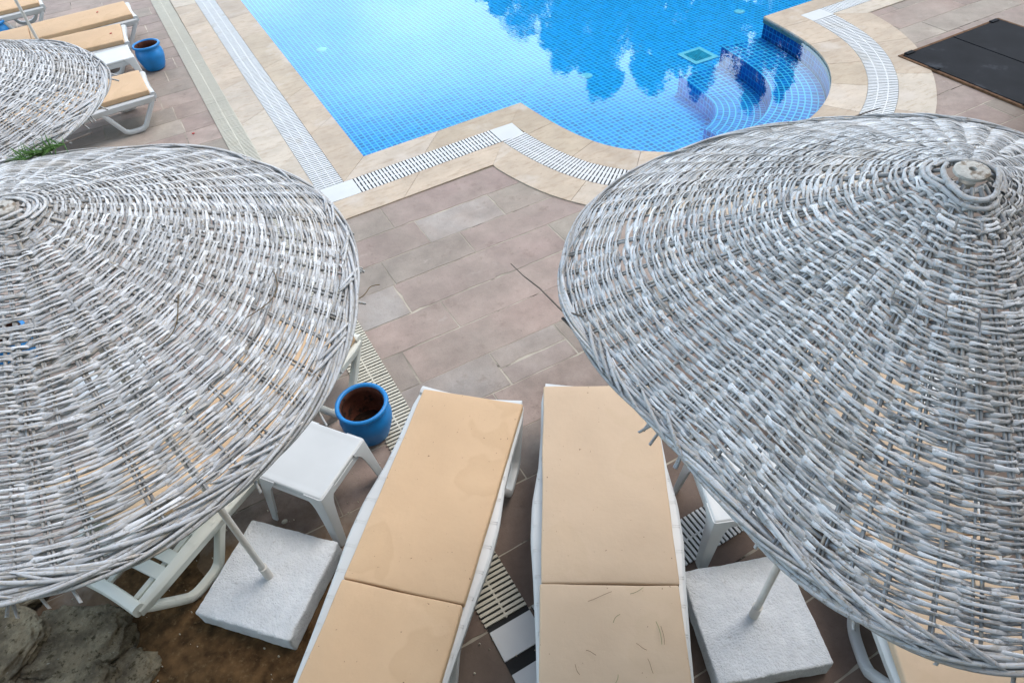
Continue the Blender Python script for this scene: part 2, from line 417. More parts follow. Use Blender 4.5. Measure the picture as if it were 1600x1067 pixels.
# ground sheets -----------------------------------------------------------------
def holed(name, outer, hole, z, mat):
    polys = [[Vector((x, y, 0)) for x, y in outer], [Vector((x, y, 0)) for x, y in hole]]
    tris = tessellate_polygon(polys); vs = [(v.x, v.y, z) for pl in polys for v in pl]
    b = MB(); fs = []
    for t in tris:
        a, q, c = [np.array(vs[i]) for i in t]
        fs.append(t if np.cross(q-a, c-a)[2] > 0 else t[::-1])
    b.add(vs, fs); return struct(b.build(name, mat))
holed('ground', [(-150, -150), (150, -150), (150, 150), (-150, 150)], [(-9, -3), (16, -3), (16, 19), (-9, 19)], -.05, M['ground'])
holed('mortar_bed', [(-9.2, -3.2), (16.2, -3.2), (16.2, 19.2), (-9.2, 19.2)], offs(.05), -.0085, M['mortar'])

# paving -------------------------------------------------------------------------
PINK = [(.37, .278, .235), (.335, .25, .215), (.40, .305, .26), (.32, .245, .215), (.355, .27, .235)]
GREY = [(.325, .285, .235), (.35, .305, .25), (.30, .26, .22)]
pv = MB()
def slab(u0, u1, v0, v1, c, g=.0052):
    gg = lambda: g*random.uniform(.3, 1.6)
    kk = random.uniform(.90, 1.08)*.90; c = tuple(x*kk for x in c)
    def edge(a, b, nx, ny):                  # worn, slightly wandering slab edge
        L = math.dist(a, b); m = max(2, int(L/.07)); out = []
        for i in range(m):
            t = i/m; w = random.uniform(-.0022, .0030) if i else 0
            if i and random.random() < .035: w = random.uniform(.006, .013)
            out.append((a[0]+(b[0]-a[0])*t+nx*w, a[1]+(b[1]-a[1])*t+ny*w))
        return out
    q = [(u0+gg(), v0+gg()), (u1-gg(), v0+gg()), (u1-gg(), v1-gg()), (u0+gg(), v1-gg())]
    pv.prism(edge(q[0], q[1], 0, 1)+edge(q[1], q[2], -1, 0)+edge(q[2], q[3], 0, -1)+edge(q[3], q[0], 1, 0), -.05, -.006+random.uniform(-.001, .001), c)
def tone():
    c = random.choice(PINK if random.random() < .66 else GREY); k = random.uniform(.80, 1.12); return tuple(x*k for x in c)
def bay_limits(v0, v1):
    # slabs stop under the coping ring (half way between pool edge and border)
    m = offs(.45); us = []
    for (x0, y0), (x1, y1) in zip(m, m[1:]+m[:1]):
        for t in np.linspace(0, 1, 12):
            y = y0+(y1-y0)*t
            if v0-.02 <= y <= v1+.02 and x0+(x1-x0)*t > 1.5: us.append(x0+(x1-x0)*t)
    return us
def fill(u0, u1, v0, v1, mean=1.0):
    u = u0-random.uniform(0, .6)
    while u < u1:
        w = random.uniform(.55, 1.35)*mean; a, b = max(u, u0), min(u+w, u1)
        if b-a > .03: slab(a, b, v0, v1, tone())
        u += w
rowv = [5.19, 4.81, 4.443, 4.115, 3.745, 3.405, 3.06, 2.72, 2.37, 2.03, 1.68, 1.345]
man = {0: [(.45, 1.24, 'G'), (1.24, 2.49, 'P')], 1: [(.45, 1.43, 'P'), (1.43, 2.14, 'g'), (2.14, 2.62, 'G')], 2: [(.45, .97, 'G'), (.97, 1.69, 'G'), (1.69, 2.8, 'P')],
       3: [(.45, .95, 'g'), (.95, 2.37, 'P'), (2.37, 2.95, 'G')], 4: [(.45, 1.19, 'P'), (1.19, 2.62, 'P')], 5: [(.45, .725, 'G'), (.725, 2.1, 'P'), (2.1, 3.1, 'P')], 6: [(.45, 1.25, 'g'), (1.78, 2.9, 'G')]}
for i in range(len(rowv)-1):
    v1, v0 = rowv[i], rowv[i+1]; ue = .45
    for a, b, k in man.get(i, []):
        c = {'P': PINK[(i+int(a*7)) % 5], 'G': GREY[i % 3], 'g': (.36, .325, .295)}[k]; slab(a, b, v0, v1, c); ue = max(ue, b)
    if i == 6: slab(1.25, 1.78, 2.885, v1, (.375, .325, .285), .006); slab(1.25, 1.78, v0, 2.885, (.37, .30, .275), .006)
    if v1 < 3.41: fill(ue, 8.0, v0, v1)
    else:
        us = [u for u in bay_limits(v0, v1) if u < 4.9]
        if i < 4: fill(ue, min(us) if us else 4.3, v0, v1)
        elif v1 < 3.76: fill(ue, 5.9, v0, v1)
    fill(-8, .42, v0, v1)
v = 1.345
while v > -2.5:
    fill(-8, 8, v-.345, v); v -= .345
v = 5.19; 
while v < 18.5:
    h = .36; fill(-8, .42, v, v+h); v += h
v = 3.405
for h in (.36, .36, .56, .36, .40, .36, .20):
    us = [u for u in bay_limits(v, v+h) if u > 4.9]
    fill(max(us) if us else 5.9, 15.8, v, v+h, 1.1); v += h
for vv in np.arange(-2.1, 3.39, .36): fill(8, 15.8, vv, vv+.36)
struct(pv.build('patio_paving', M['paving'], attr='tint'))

# coping rings ------------------------------------------------------------------
def ring_pieces(Oa, Ob, straight, bend, closed=True):
    n = len(Oa); segs = []
    for i in range(n):
        a0, a1 = np.array(Oa[i]), np.array(Oa[(i+1) % n]); b0, b1 = np.array(Ob[i]), np.array(Ob[(i+1) % n])
        L = np.linalg.norm(np.array(OUT[(i+1) % n])-np.array(OUT[i]))
        segs.append((a0, a1, b0, b1, L))
    return segs
TR = [(.50, .405, .305), (.55, .465, .37), (.48, .39, .285), (.56, .485, .39), (.52, .42, .315), (.43, .35, .27)]
def coping(name, Oa, Ob, z, slabL=.95, bayL=.50):
    b = MB(); n = len(Oa)
    def tc():
        c = random.choice(TR); k = random.uniform(.80, .93); return tuple(x*k for x in c)
    def piece(qa, qb, c):
        # qa: points along the inner line, qb along the outer line
        m = len(qa); ca = sum(qa)/m; 
        poly = [tuple(p) for p in qa]+[tuple(p) for p in qb[::-1]]
        ce = np.mean(np.array(poly), 0); vs0 = [tuple(np.array(p)+(ce-np.array(p))/max(.05, np.linalg.norm(ce-np.array(p)))*.0022) for p in poly]
        b.prism(vs0[::-1], -.07, z+random.uniform(-.0008, .0008), c)
    # straights
    for i in [0]+list(range(nb, n)):
        a0, a1, b0, b1 = np.array(Oa[i]), np.array(Oa[(i+1) % n]), np.array(Ob[i]), np.array(Ob[(i+1) % n])
        L = np.linalg.norm(a1-a0); k = max(1, round(L/slabL)); ts = [0]+[(j+random.uniform(-.15, .15))/k for j in range(1, k)]+[1]
        for t0, t1 in zip(ts, ts[1:]):
            piece([a0+(a1-a0)*t0, a0+(a1-a0)*t1], [b0+(b1-b0)*t0, b0+(b1-b0)*t1], tc())
    i = 1; acc = []
    while i < nb:
        L = 0; j = i; lim = bayL*random.uniform(.85, 1.15)
        while j < nb and L < lim: L += np.linalg.norm(np.array(OUT[j+1])-np.array(OUT[j])); j += 1
        if nb-j < 2: j = nb
        qa = [np.array(Oa[k]) for k in range(i, j+1)]; qb = [np.array(Ob[k]) for k in range(i, j+1)]; c = tc()
        for k in range(len(qa)-1):      # convex wedges with shared edges
            pol = [qa[k], qa[k+1], qb[k+1], qb[k]]
            g0 = .002 if k == 0 else 0; g1 = .002 if k == len(qa)-2 else 0
            d = qb[k+1]-qb[k]; da_ = qa[k+1]-qa[k]
            if np.linalg.norm(d) < 1e-6 and np.linalg.norm(da_) < 1e-6: continue
            if np.linalg.norm(d) < 1e-6: d = da_
            d = d/np.linalg.norm(d)
            if np.linalg.norm(da_) < .02 or np.linalg.norm(qb[k+1]-qb[k]) < .02: g0 = g1 = 0
            pol = [qa[k]+d*g0, qa[k+1]-d*g1, qb[k+1]-d*g1, qb[k]+d*g0]
            b.prism([tuple(p) for p in pol][::-1], -.07, z, c)
        i = j
    return struct(b.build(name, M['trav'], attr='tint'))
coping('pool_coping', O0, O1, .006)
coping('coping_border', O2, O3, .005, 1.05, .62)

# drain grates: each run of grating is a thing of its own --------------------------
def grate(path_a, path_b, label, mat, pitch=.036, sw=.0225, ribs=(.33, .67), z=.007, group='drain grates round the pool'):
    root = empty('drain_grate', (0, 0, 0)); b = MB(); ch = MB()
    Pa = [np.array(p, float) for p in path_a]; Pb = [np.array(p, float) for p in path_b]
    mid = [(a+c)/2 for a, c in zip(Pa, Pb)]; cum = [0]
    for p, q in zip(mid, mid[1:]): cum.append(cum[-1]+np.linalg.norm(q-p))
    T = cum[-1]
    def at(s):
        s = min(max(s, 0), T-1e-6)
        for i in range(len(cum)-1):
            if s <= cum[i+1]:
                t = (s-cum[i])/(cum[i+1]-cum[i]); return Pa[i]+(Pa[i+1]-Pa[i])*t, Pb[i]+(Pb[i+1]-Pb[i])*t
        return Pa[-1], Pb[-1]
    k = int(T/pitch)
    for i in range(k):
        s = (i+.5)*T/k+random.uniform(-.001, .001)
        (a0, b0), (a1, b1) = at(s-sw/2), at(s+sw/2)
        zz = z+random.uniform(-.0006, .0006)
        b.prism([tuple(a0), tuple(a1), tuple(b1), tuple(b0)] if np.cross(a1-a0, b0-a0) > 0 else [tuple(a0), tuple(b0), tuple(b1), tuple(a1)], -.003, zz)
    for r in ribs:
        m = max(2, int(T/.1))
        for i in range(m):
            (a0, b0), (a1, b1) = at(T*i/m), at(T*(i+1)/m)
            c0, c1 = a0+(b0-a0)*(r-.02), a0+(b0-a0)*(r+.02); e0, e1 = a1+(b1-a1)*(r-.02), a1+(b1-a1)*(r+.02)
            q = [tuple(c0), tuple(e0), tuple(e1), tuple(c1)]
            if np.cross(e0-c0, c1-c0) < 0: q = q[::-1]
            b.prism(q, -.003, z-.001)
    m = max(2, len(Pa) if len(Pa) > 2 else 2)
    for i in range(len(Pa)-1):
        q = [tuple(Pa[i]), tuple(Pa[i+1]), tuple(Pb[i+1]), tuple(Pb[i])]
        if np.cross(Pa[i+1]-Pa[i], Pb[i]-Pa[i]) < 0: q = q[::-1]
        vs = [(x, y, -.0045) for x, y in q]; ch.add(vs, [(0, 1, 2, 3)])
    ch.build('channel', M['dark'], root); b.build('slat_panel', mat, root)
    tag(root, label, 'drain grate', group); return root
def plate(poly, label, z=.0075, mat=None):
    b = MB(); b.prism(poly, -.006, z); o = b.build('corner_plate', mat or M['plastic'], bevel=.002); tag(o, label, 'drain corner plate', 'white drain corner plates'); return o
n = len(OUT); iD = nb
yA1, yA2 = O1[0][1], O2[0][1]
# corner A
plate([(O2[0][0]+.004, yA2+.003), (O1[0][0]+.085, yA2+.003), (O1[0][0]+.085, yA1-.003), (O1[0][0]-.004, yA1-.003), (O1[0][0]-.004, yA1+.004), (O2[0][0]+.004, yA1+.004)], 'white corner plate where the left and near pool gratings meet')
grate([(O1[0][0]-.003, yA1+.008), (O1[-1][0]-.003, YMAX)], [(O2[0][0]+.003, yA1+.008), (O2[-1][0]+.003, YMAX)], 'long white grating running up the left side of the pool between two stone strips', M['grate'])
B1, B2 = np.array(O1[1]), np.array(O2[1])
plate([(B2[0]-.015, B2[1]+.004), (B2[0]-.015, B1[1]-.003), (B1[0]+.004, B1[1]-.003), (B1[0]+.004, B1[1]-.27), (B2[0]+.02, B2[1]+.004)][::-1], 'white corner plate at the inner corner where the pool bay begins')
grate([(O1[0][0]+.09, yA1-.003), (B2[0]-.02, B1[1]-.003)], [(O1[0][0]+.09, yA2+.003), (B2[0]-.02, B2[1]+.003)], 'short straight white grating along the near edge of the pool', M['grate'], ribs=(.33, .67))
DA, DB = np.array(O1[iD]), np.array(O2[iD])
def curve_at_y(O, y):
    for i in range(nb//2, nb):
        if O[i][1] <= y <= O[i+1][1]: t = (y-O[i][1])/(O[i+1][1]-O[i][1]); return np.array(O[i])+(np.array(O[i+1])-np.array(O[i]))*t
    return np.array(O[iD])
i0 = next(i for i in range(2, nb) if O2[i] != O2[1] and O1[i] != O1[1])
PY = DB[1]-.03
i1 = max(i for i in range(2, nb) if O1[i][1] < PY-.01 and O2[i][1] < PY-.01)
insetp = lambda a, b: tuple(np.array(a)+(np.array(b)-np.array(a))*.012)
bayA = [insetp(O1[i], O2[i]) for i in range(i0, i1+1)]+[insetp(curve_at_y(O1, PY-.008), curve_at_y(O2, PY-.008))]
bayB = [insetp(O2[i], O1[i]) for i in range(i0, i1+1)]+[insetp(curve_at_y(O2, PY-.008), curve_at_y(O1, PY-.008))]
grate(bayA, bayB, 'curved white grating following the round bay of the pool', M['grate'])
pA, pB = curve_at_y(O1, PY), curve_at_y(O2, PY)
plate([(pA[0]+.004, PY), (pB[0]-.004, PY), (DB[0]+.03, DB[1]+.004), (DB[0]+.03, DA[1]-.004), (DA[0], DA[1]-.004)], 'white corner plate at the far end of the round bay, by the black hatch')
grate([(DB[0]+.035, DA[1]-.004), (XMAX, O1[iD+1][1]-.004)], [(DB[0]+.035, DB[1]+.004), (XMAX, O2[iD+1][1]+.004)], 'white grating at the top right edge, leading away from the bay', M['grate'])
# second drain on the terrace
grate([(.345, 1.36), (.315, 5.3), (.285, 12.3), (.275, 17)], [(.585, 1.36), (.555, 5.3), (.525, 12.3), (.515, 17)], 'long yellowed grating running past the blue pot and under the left parasol', M['grate_old'], pitch=.028, sw=.0165, ribs=(.5,))
plate([(.35, 1.17), (.585, 1.17), (.585, 1.333), (.35, 1.333)], 'white plastic plate on the terrace drain between the two tan loungers')
plate([(.35, 1.00), (.585, 1.00), (.585, 1.10), (.35, 1.10)], 'small white strip of drain cover beyond the dark gap between the two loungers')
b = MB(); b.box(.4675, 1.135, -.003, .235, .07, .003); struct(b.build('drain_gap', M['dark']))
b = MB(); b.box(.4675, 1.3465, -.003, .235, .025, .003); struct(b.build('drain_gap', M['dark']))
grate([(.60, 1.345), (7.5, 1.345)], [(.60, 1.115), (7.5, 1.115)], 'white grating with dark slots beside the right lounger and the half-hidden table', M['grate'], pitch=.028, sw=.0165, ribs=(.5,))

# pool shell -----------------------------------------------------------------------
ZF, Z1, Z2, ZW = -.73, -.245, -.485, -.014
def uvbuild(b, name, mat): return struct(b.build(name, mat))
fl = MB(); vs = [(0.5, 3.2), (XMAX+.5, 3.2), (XMAX+.5, YMAX+.5), (.5, YMAX+.5)]
fl.add([(x, y, ZF) for x, y in vs], [(0, 1, 2, 3)]); fl.uv = [(x*1.0, y*1.0) for x, y in vs]; uvbuild(fl, 'pool_floor', M['tile'])
wl = MB(); wl.uv = []; s = 0
IN = offs(.012)
for i in range(n):
    p, q = IN[i], IN[(i+1) % n]; L = math.dist(p, q)
    wl.add([(p[0], p[1], ZF), (q[0], q[1], ZF), (q[0], q[1], -.008), (p[0], p[1], -.008)], [(3, 2, 1, 0)])
    wl.uv += [(s, ZF), (s+L, ZF), (s+L, -.008), (s, -.008)]; s += L
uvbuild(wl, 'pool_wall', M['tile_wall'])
# steps follow the bay wall; depth profile of each tread along the bay
def inset(dist):
    res = []
    for i in range(nb):
        p0 = np.array(BAY[max(i-1, 0)]); p2 = np.array(BAY[min(i+1, nb-1)]); t = (p2-p0)/np.linalg.norm(p2-p0)
        nrm = np.array([-t[1], t[0]]); res.append(np.array(BAY[i])+nrm*dist[i])
    return res
ist = next(i for i in range(nb) if BAY[i][0] > 4.35)
def ease(i):
    t = min(1, max(0, (i-ist)/(nb*.16))); return t*t*(3-2*t)
c1 = inset([.56*ease(i) for i in range(nb)]); c2 = inset([1.13*ease(i) for i in range(nb)])
def tread(name, inner, outer, z, zlow, rmat):
    b = MB(); b.uv = []; s = 0; r = MB(); r.uv = []; s2 = 0
    for i in range(ist, nb-1):
        L = math.dist(BAY[i], BAY[i+1]); L2 = math.dist(inner[i], inner[i+1])
        w0 = np.linalg.norm(inner[i]-outer[i]); w1 = np.linalg.norm(inner[i+1]-outer[i+1])
        b.add([(*inner[i], z), (*outer[i], z), (*outer[i+1], z), (*inner[i+1], z)], [(0, 1, 2, 3)])
        b.uv += [(s*.86, w0), (s*.86, 0), ((s+L)*.86, 0), ((s+L)*.86, w1)]; s += L
        r.add([(*inner[i], zlow), (*inner[i+1], zlow), (*inner[i+1], z), (*inner[i], z)], [(3, 2, 1, 0)])
        r.uv += [(s2, zlow-z), (s2+L2, zlow-z), (s2+L2, 0), (s2, 0)]; s2 += L2
    # closing face across the open end
    i = nb-1
    r.add([(*inner[i], zlow), (*outer[i], zlow), (*outer[i], z), (*inner[i], z)], [(3, 2, 1, 0)]); r.uv += [(0, zlow-z), (.56, zlow-z), (.56, 0), (0, 0)]
    struct(b.build(name, M['tile_step'])); struct(r.build(name+'_riser', rmat))
bay0 = [np.array(p) for p in BAY]
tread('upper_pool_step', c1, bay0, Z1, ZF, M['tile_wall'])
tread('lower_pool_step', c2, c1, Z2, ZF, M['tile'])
wt = MB(); wpoly = offs(.01); wt.add([(x, y, ZW) for x, y in wpoly], [tuple(range(n))])
wobj = wt.build('water', M['water']); struct(wobj)
# main drain and floor inlets
t = empty('pool_drain', (6.83, 7.40, ZF))
t.location = (6.58, 7.11, ZF)
b = MB(); b.box(0, 0, .006, .40, .40, .012); b.build('drain_frame', M['drain_pale'], t)
b = MB()
for k in range(9): b.box(-.12+.03*k, 0, .016, .018, .27, .008)
b.build('drain_grid', M['drain_green'], t); tag(t, 'square green main drain set in the pool floor', 'pool drain')
for (x, y), lab in zip([(2.28, 10.7), (5.02, 7.53), (8.06, 7.93)], ['pale round inlet on the pool floor left of the tree reflection', 'pale round inlet on the pool floor nearest the bay', 'pale round inlet on the pool floor in the dark reflection at the top']):
    b = MB(); b.lathe([(.0, .012), (.06, .012), (.085, .004), (.085, 0)], 20); o = b.build('floor_inlet', M['drain_pale'], smooth=True); o.location = (x, y, ZF); tag(o, lab, 'pool inlet', 'round inlets in the pool floor')

# ------------------------------------------------------------------ wicker parasols
AX0 = dict(
 left=dict(p=[-0.534, 2.112, 2.545, 0.376, 0.898, 0.011, -0.044], h=[-0.026, -0.026, -0.006, 0.008, -0.019, -0.027, -0.033, 0.026, 0.003, 0.04]),
 right=dict(p=[1.464, 0.677, 2.685, 0.489, 0.815, -0.034, -0.015], h=[-0.032, 0.009, 0.03, 0.106, 0.036, 0.059, 0.034, 0.064, 0.085, -0.034]),
 back=dict(p=[-1.13, 4.05, 2.46, 0.38, 0.90, 0.0, 0.0], h=[0]*10))
def make_parasol(cfg, base_xy, base_rz, seed, nrow, label, half_w=.0056, rough=1.0, base_size=.55, rib_n=64):
    rnd = random.Random(seed); rng = np.random.default_rng(seed)
    p, h = cfg['p'], cfg['h']; bx, by, hh, dz, R, tx, ty = p
    ax = np.array([tx, ty, 1.]); ax /= np.linalg.norm(ax)
    e1 = np.array([1., 0, 0])-ax*ax[0]; e1 /= np.linalg.norm(e1); e2 = np.cross(ax, e1)
    hub = ax*hh                                     # local to the root at (bx,by,0)
    def surf(s, a):
        s = np.asarray(s, float); a = np.asarray(a, float)
        r = .982*R*(1+h[0]*np.cos(2*a)+h[1]*np.sin(2*a)+h[2]*np.cos(a)+h[3]*np.sin(a)+h[8]*np.cos(3*a)+h[9]*np.sin(3*a))
        zz = -dz*(.90*s+.10*s**2)+(h[4]*np.cos(2*a)+h[5]*np.sin(2*a)+h[6]*np.cos(a)+h[7]*np.sin(a))*s**1.25
        # slight radial undulation between stakes, like a worn basket
        zz = zz+.005*s*np.sin(a*5+seed)+.004*s*np.sin(a*9+2*seed)
        return hub+(r*s*np.cos(a))[..., None]*e1+(r*s*np.sin(a))[..., None]*e2+zz[..., None]*ax
    def frame(s, a):
        P = surf(s, a); da = surf(s, a+1e-3)-surf(s, a-1e-3); ds = surf(s+1e-3, a)-surf(s-1e-3, a)
        da /= np.linalg.norm(da, axis=-1, keepdims=True); ds /= np.linalg.norm(ds, axis=-1, keepdims=True)
        nn = np.cross(ds, da); nn *= np.where((nn@ax) < 0, -1, 1)[..., None]; nn /= np.linalg.norm(nn, axis=-1, keepdims=True)
        return P, da, ds, nn
    V = []; F = []; C = []; cnt = 0
    K = 6; ka = np.arange(K)*2*np.pi/K
    def strip(Pc, side, nrm, w, th, shade):
        nonlocal cnt
        m = len(Pc); w = np.asarray(w)[:, None, None]; th = np.asarray(th)[:, None, None]
        ring = Pc[:, None, :]+side[:, None, :]*w*np.cos(ka)[None, :, None]+nrm[:, None, :]*th*np.sin(ka)[None, :, None]
        V.append(ring.reshape(-1, 3)); i = np.arange(m-1)[:, None]*K; j = np.arange(K)[None, :]
        q = np.stack([i+j, i+(j+1) % K, i+K+(j+1) % K, i+K+j], -1).reshape(-1, 4)+cnt
        F.append(q); C.append(np.full(m*K, shade)+rng.normal(0, .03, m*K)); cnt += m*K
    s0 = .075
    jit = rng.normal(0, .16, rib_n)               # stake angles are not regular
    riba = (np.arange(rib_n)+jit)*2*np.pi/rib_n
    def wv(x, s):                                   # bay coordinate -> weaving phase with warped stake spacing
        return x
    for k in range(nrow):
        s = s0+(1-s0)*((k+.5)/nrow)*.985
        nbay = rib_n//4 if s < .16 else (rib_n//2 if s < .38 else rib_n)
        step = rib_n//nbay; angs = np.append(riba[::step], riba[0]+2*np.pi)
        a_pos = rnd.uniform(0, nbay); end = a_pos+nbay; sj = rng.normal(0, .0016)
        lowf = [rnd.uniform(-1, 1)*.003*rough for _ in range(4)]
        while a_pos < end-.2:
            ln = min(rnd.choice([3, 4, 5, 6, 8, 10, 13])+rnd.uniform(-.3, .3), end-a_pos)
            if rnd.random() < .014*rough: a_pos += rnd.uniform(.6, 1.3); continue
            x = np.arange(a_pos-.25, a_pos+ln+.25, .2 if nbay == rib_n else .12)
            if len(x) < 4: break
            xm = np.mod(x, nbay); ai = np.floor(xm).astype(int); fr = xm-ai
            ang = angs[ai]*(1-fr)+angs[ai+1]*fr
            ss = s+sj+lowf[0]*np.sin(ang*3+lowf[1]*900)+lowf[2]*np.sin(ang*7+lowf[3]*900)+rng.normal(0, .0006)*np.ones_like(x)+0.0022*rough*np.sin(x*rnd.uniform(.5, 1.2)+rnd.uniform(0, 6))
            ss = ss+rnd.uniform(-.0045, .0045)*(x-x[0])/max(1, ln)*rough
            Pc, da, ds, nn = frame(ss, ang)
            off = .0063*np.cos(np.pi*(x+k))
            w = half_w*rnd.uniform(.72, 1.18)*(1-.37*np.cos(2*np.pi*x))*(.9 if s < .25 else 1); th = w*rnd.uniform(.28, .42)
            ends = np.minimum(1, .35+np.minimum(x-x[0], x[-1]-x)/.5); w = w*ends; th = th*ends
            tw = rng.normal(0, .16)+.22*np.sin(np.pi*(x+k)); side = ds*np.cos(tw)[:, None]+nn*np.sin(tw)[:, None]; nr = nn*np.cos(tw)[:, None]-ds*np.sin(tw)[:, None]
            if rnd.random() < .12: off = off+.012*np.maximum(0, 1-(x-x[0])/.7)*rnd.uniform(.3, 1)
            if rnd.random() < .12: off = off+.012*np.maximum(0, 1-(x[-1]-x)/.7)*rnd.uniform(.3, 1)
            strip(Pc+nn*off[:, None], side, nr, w, th, min(1, max(.05, rnd.gauss(.60, .22))))
            a_pos += ln
    def flush(name, parent, attr='shade'):
        nonlocal V, F, C, cnt
        b = MB(); me = bpy.data.meshes.new(name); vv = np.concatenate(V); ff = np.concatenate(F)
        me.vertices.add(len(vv)); me.vertices.foreach_set('co', vv.astype(np.float32).ravel())
        me.loops.add(ff.size); me.loops.foreach_set('vertex_index', ff.astype(np.int32).ravel())
        me.polygons.add(len(ff)); me.polygons.foreach_set('loop_start', np.arange(len(ff), dtype=np.int32)*4)
        me.polygons.foreach_set('use_smooth', np.ones(len(ff), dtype=bool))
        me.update(calc_edges=True); me.validate()
        a = me.attributes.new('shade', 'FLOAT', 'POINT'); a.data.foreach_set('value', np.clip(np.concatenate(C), 0, 1).astype(np.float32))
        me.materials.append(M['wicker']); o = bpy.data.objects.new(name, me); COL.objects.link(o); o.parent = parent
        V, F, C, cnt = [], [], [], 0
        return o
    root = empty('wicker_parasol', (bx, by, 0)); tag(root, label, 'parasol', 'wicker parasols')
    can = flush('canopy', root)
    # stakes
    for i in range(rib_n):
        st = .05 if i % 4 == 0 else (.13 if i % 2 == 0 else .33)
        rods = 2 if rnd.random() < .8 else 1
        for q in range(rods):
            ss = np.linspace(st, 1.0, 24); off = (q-.5)*.0078/(R*np.maximum(ss, .3)) if rods == 2 else 0*ss
            an = riba[i]+off+.006*np.sin(ss*rnd.uniform(3, 9)+rnd.uniform(0, 6))
            P, da, ds, nn = frame(ss, an); rr = np.full(24, .0043)*rnd.uniform(.8, 1.1)
            strip(P, da, nn, rr, rr, rnd.uniform(.02, .35))
        flush('rib', root)
    # braided rim
    for q in range(13):
        turns = rnd.choice([3, 4, 5, 6, 7]); ph = rnd.uniform(0, 6.3); a = np.linspace(0, 2*np.pi, 260)+rnd.uniform(0, 6)
        rad = .005+.012*rnd.random()+.003*np.sin(a*4+ph)
        P, da, ds, nn = frame(np.ones_like(a)*(1.0), a)
        P = P+ds*(rad*np.cos(turns*a+ph)*1.1)[:, None]+nn*(rad*.75*np.sin(turns*a+ph))[:, None]
        ww = np.full(260, rnd.uniform(.0036, .0055)); strip(P, ds, nn, ww, ww*.75, rnd.uniform(.2, .7))
    for q in range(46):                             # short wraps slanting over the rim
        a0 = rnd.uniform(0, 2*np.pi); ln = rnd.uniform(.12, .38); tt = np.linspace(0, 1, 14); a = a0+ln*tt
        P, da, ds, nn = frame(.955+.055*tt+0*a, a); P = P+nn*(.007+.008*np.sin(np.pi*tt))[:, None]
        ww = np.full(14, rnd.uniform(.004, .006)); strip(P, ds, nn, ww*np.minimum(1, .3+4*np.minimum(tt, 1-tt)), ww*.6, rnd.uniform(.3, .75))
    for q in range(26):                             # stake ends poking out under the rim
        a0 = rnd.uniform(0, 2*np.pi); tt = np.linspace(0, 1, 5); P, da, ds, nn = frame(1.0+.045*tt*rnd.uniform(.6, 1.4), a0+rnd.uniform(-.03, .03)*tt)
        P = P-nn*(.012+.015*tt)[:, None]; ww = np.full(5, .0042); strip(P, da, nn, ww, ww, rnd.uniform(.15, .6))
    flush('rim_braid', can)
    # crown: hub plate on a small collar, loose twists of cane round it
    for q in range(16):
        a = np.linspace(0, rnd.uniform(1.2, 3.5), 30)+rnd.uniform(0, 6.3); P, da, ds, nn = frame(.055+.003*q*np.ones_like(a)+.01*np.sin(a*2+q), a)
        P = P+nn*(rnd.uniform(-.004, .012)); ww = np.full(30, rnd.uniform(.004, .007)); strip(P, ds, nn, ww, ww*.6, rnd.uniform(.2, .75))
    flush('crown_coil', can)
    q = Vector(tuple(ax)).to_track_quat('Z', 'Y')
    b = MB(); b.lathe([(.0065, .001), (.008, .003), (.031, .002), (.034, 0), (.0345, -.006), (.0065, -.006)], 32, close=True)
    o = b.build('hub_plate', M['hub'], root, smooth='auto'); o.location = hub-ax*.006; o.rotation_mode = 'QUATERNION'; o.rotation_quaternion = q
    # pole, socket, weighted base
    top = Vector(tuple(hub))-Vector((0, 0, .03)); bxy = Vector((base_xy[0]-bx, base_xy[1]-by, 0))
    b = MB(); b.tube([bxy+Vector((0, 0, .15)), bxy*.66+top*.34*Vector((1, 1, 0)).length*0+ (bxy+Vector((0,0,.15))).lerp(top, .34)-bxy*.66, top] if False else [bxy+Vector((0, 0, .15)), (bxy+Vector((0, 0, .15))).lerp(top, .5), top], .0165, 16)
    b.build('pole', M['pipe'], root, smooth='auto')
    b = MB(); d = (top-bxy-Vector((0, 0, .1))).normalized(); p0 = bxy+Vector((0, 0, .125))
    b.tube([p0, p0+d*.12], .0225, 18); b.tube([p0+d*.115, p0+d*.1215], .0236, 18)
    b.build('socket', M['pipe'], root, smooth='auto')
    b = MB()
    def rg(P):
        nv = noise.noise_vector(Vector((P.x*9+seed, P.y*9, P.z*14)))*.004+noise.noise_vector(Vector((P.x*38+seed, P.y*38, P.z*38)))*.0028
        return P+nv
    b.rbox(base_size, base_size, .13, .012, 26, 26, 5, (0, 0, .0665), rg)
    o = b.build('base_block', M['concrete'], root, smooth=True); o.location = bxy; o.rotation_euler = (0, 0, base_rz)
    return root, frame
PL, frL = make_parasol(AX0['left'], (-.535, 2.14), RAD(-45.5), 3, 142, 'white wicker parasol on the left, leaning over the pot and the small white table', .0048, 1.1, rib_n=52)
PR, frR = make_parasol(AX0['right'], (1.485, .71), RAD(-20.5), 11, 140, 'large white wicker parasol on the right, its hub plate in view beside the pool bay', .0048, 1.35)
PB, frB = make_parasol(AX0['back'], (-1.13, 4.05), RAD(10), 23, 126, 'white wicker parasol farther back at the left edge, a green sprig at its rim', .0050, .9)
far = dup(PB, (-1.12, 9.95, 0), 1.2); far['label'] = 'parasol at the far left whose bare grey pole stands among the loungers'

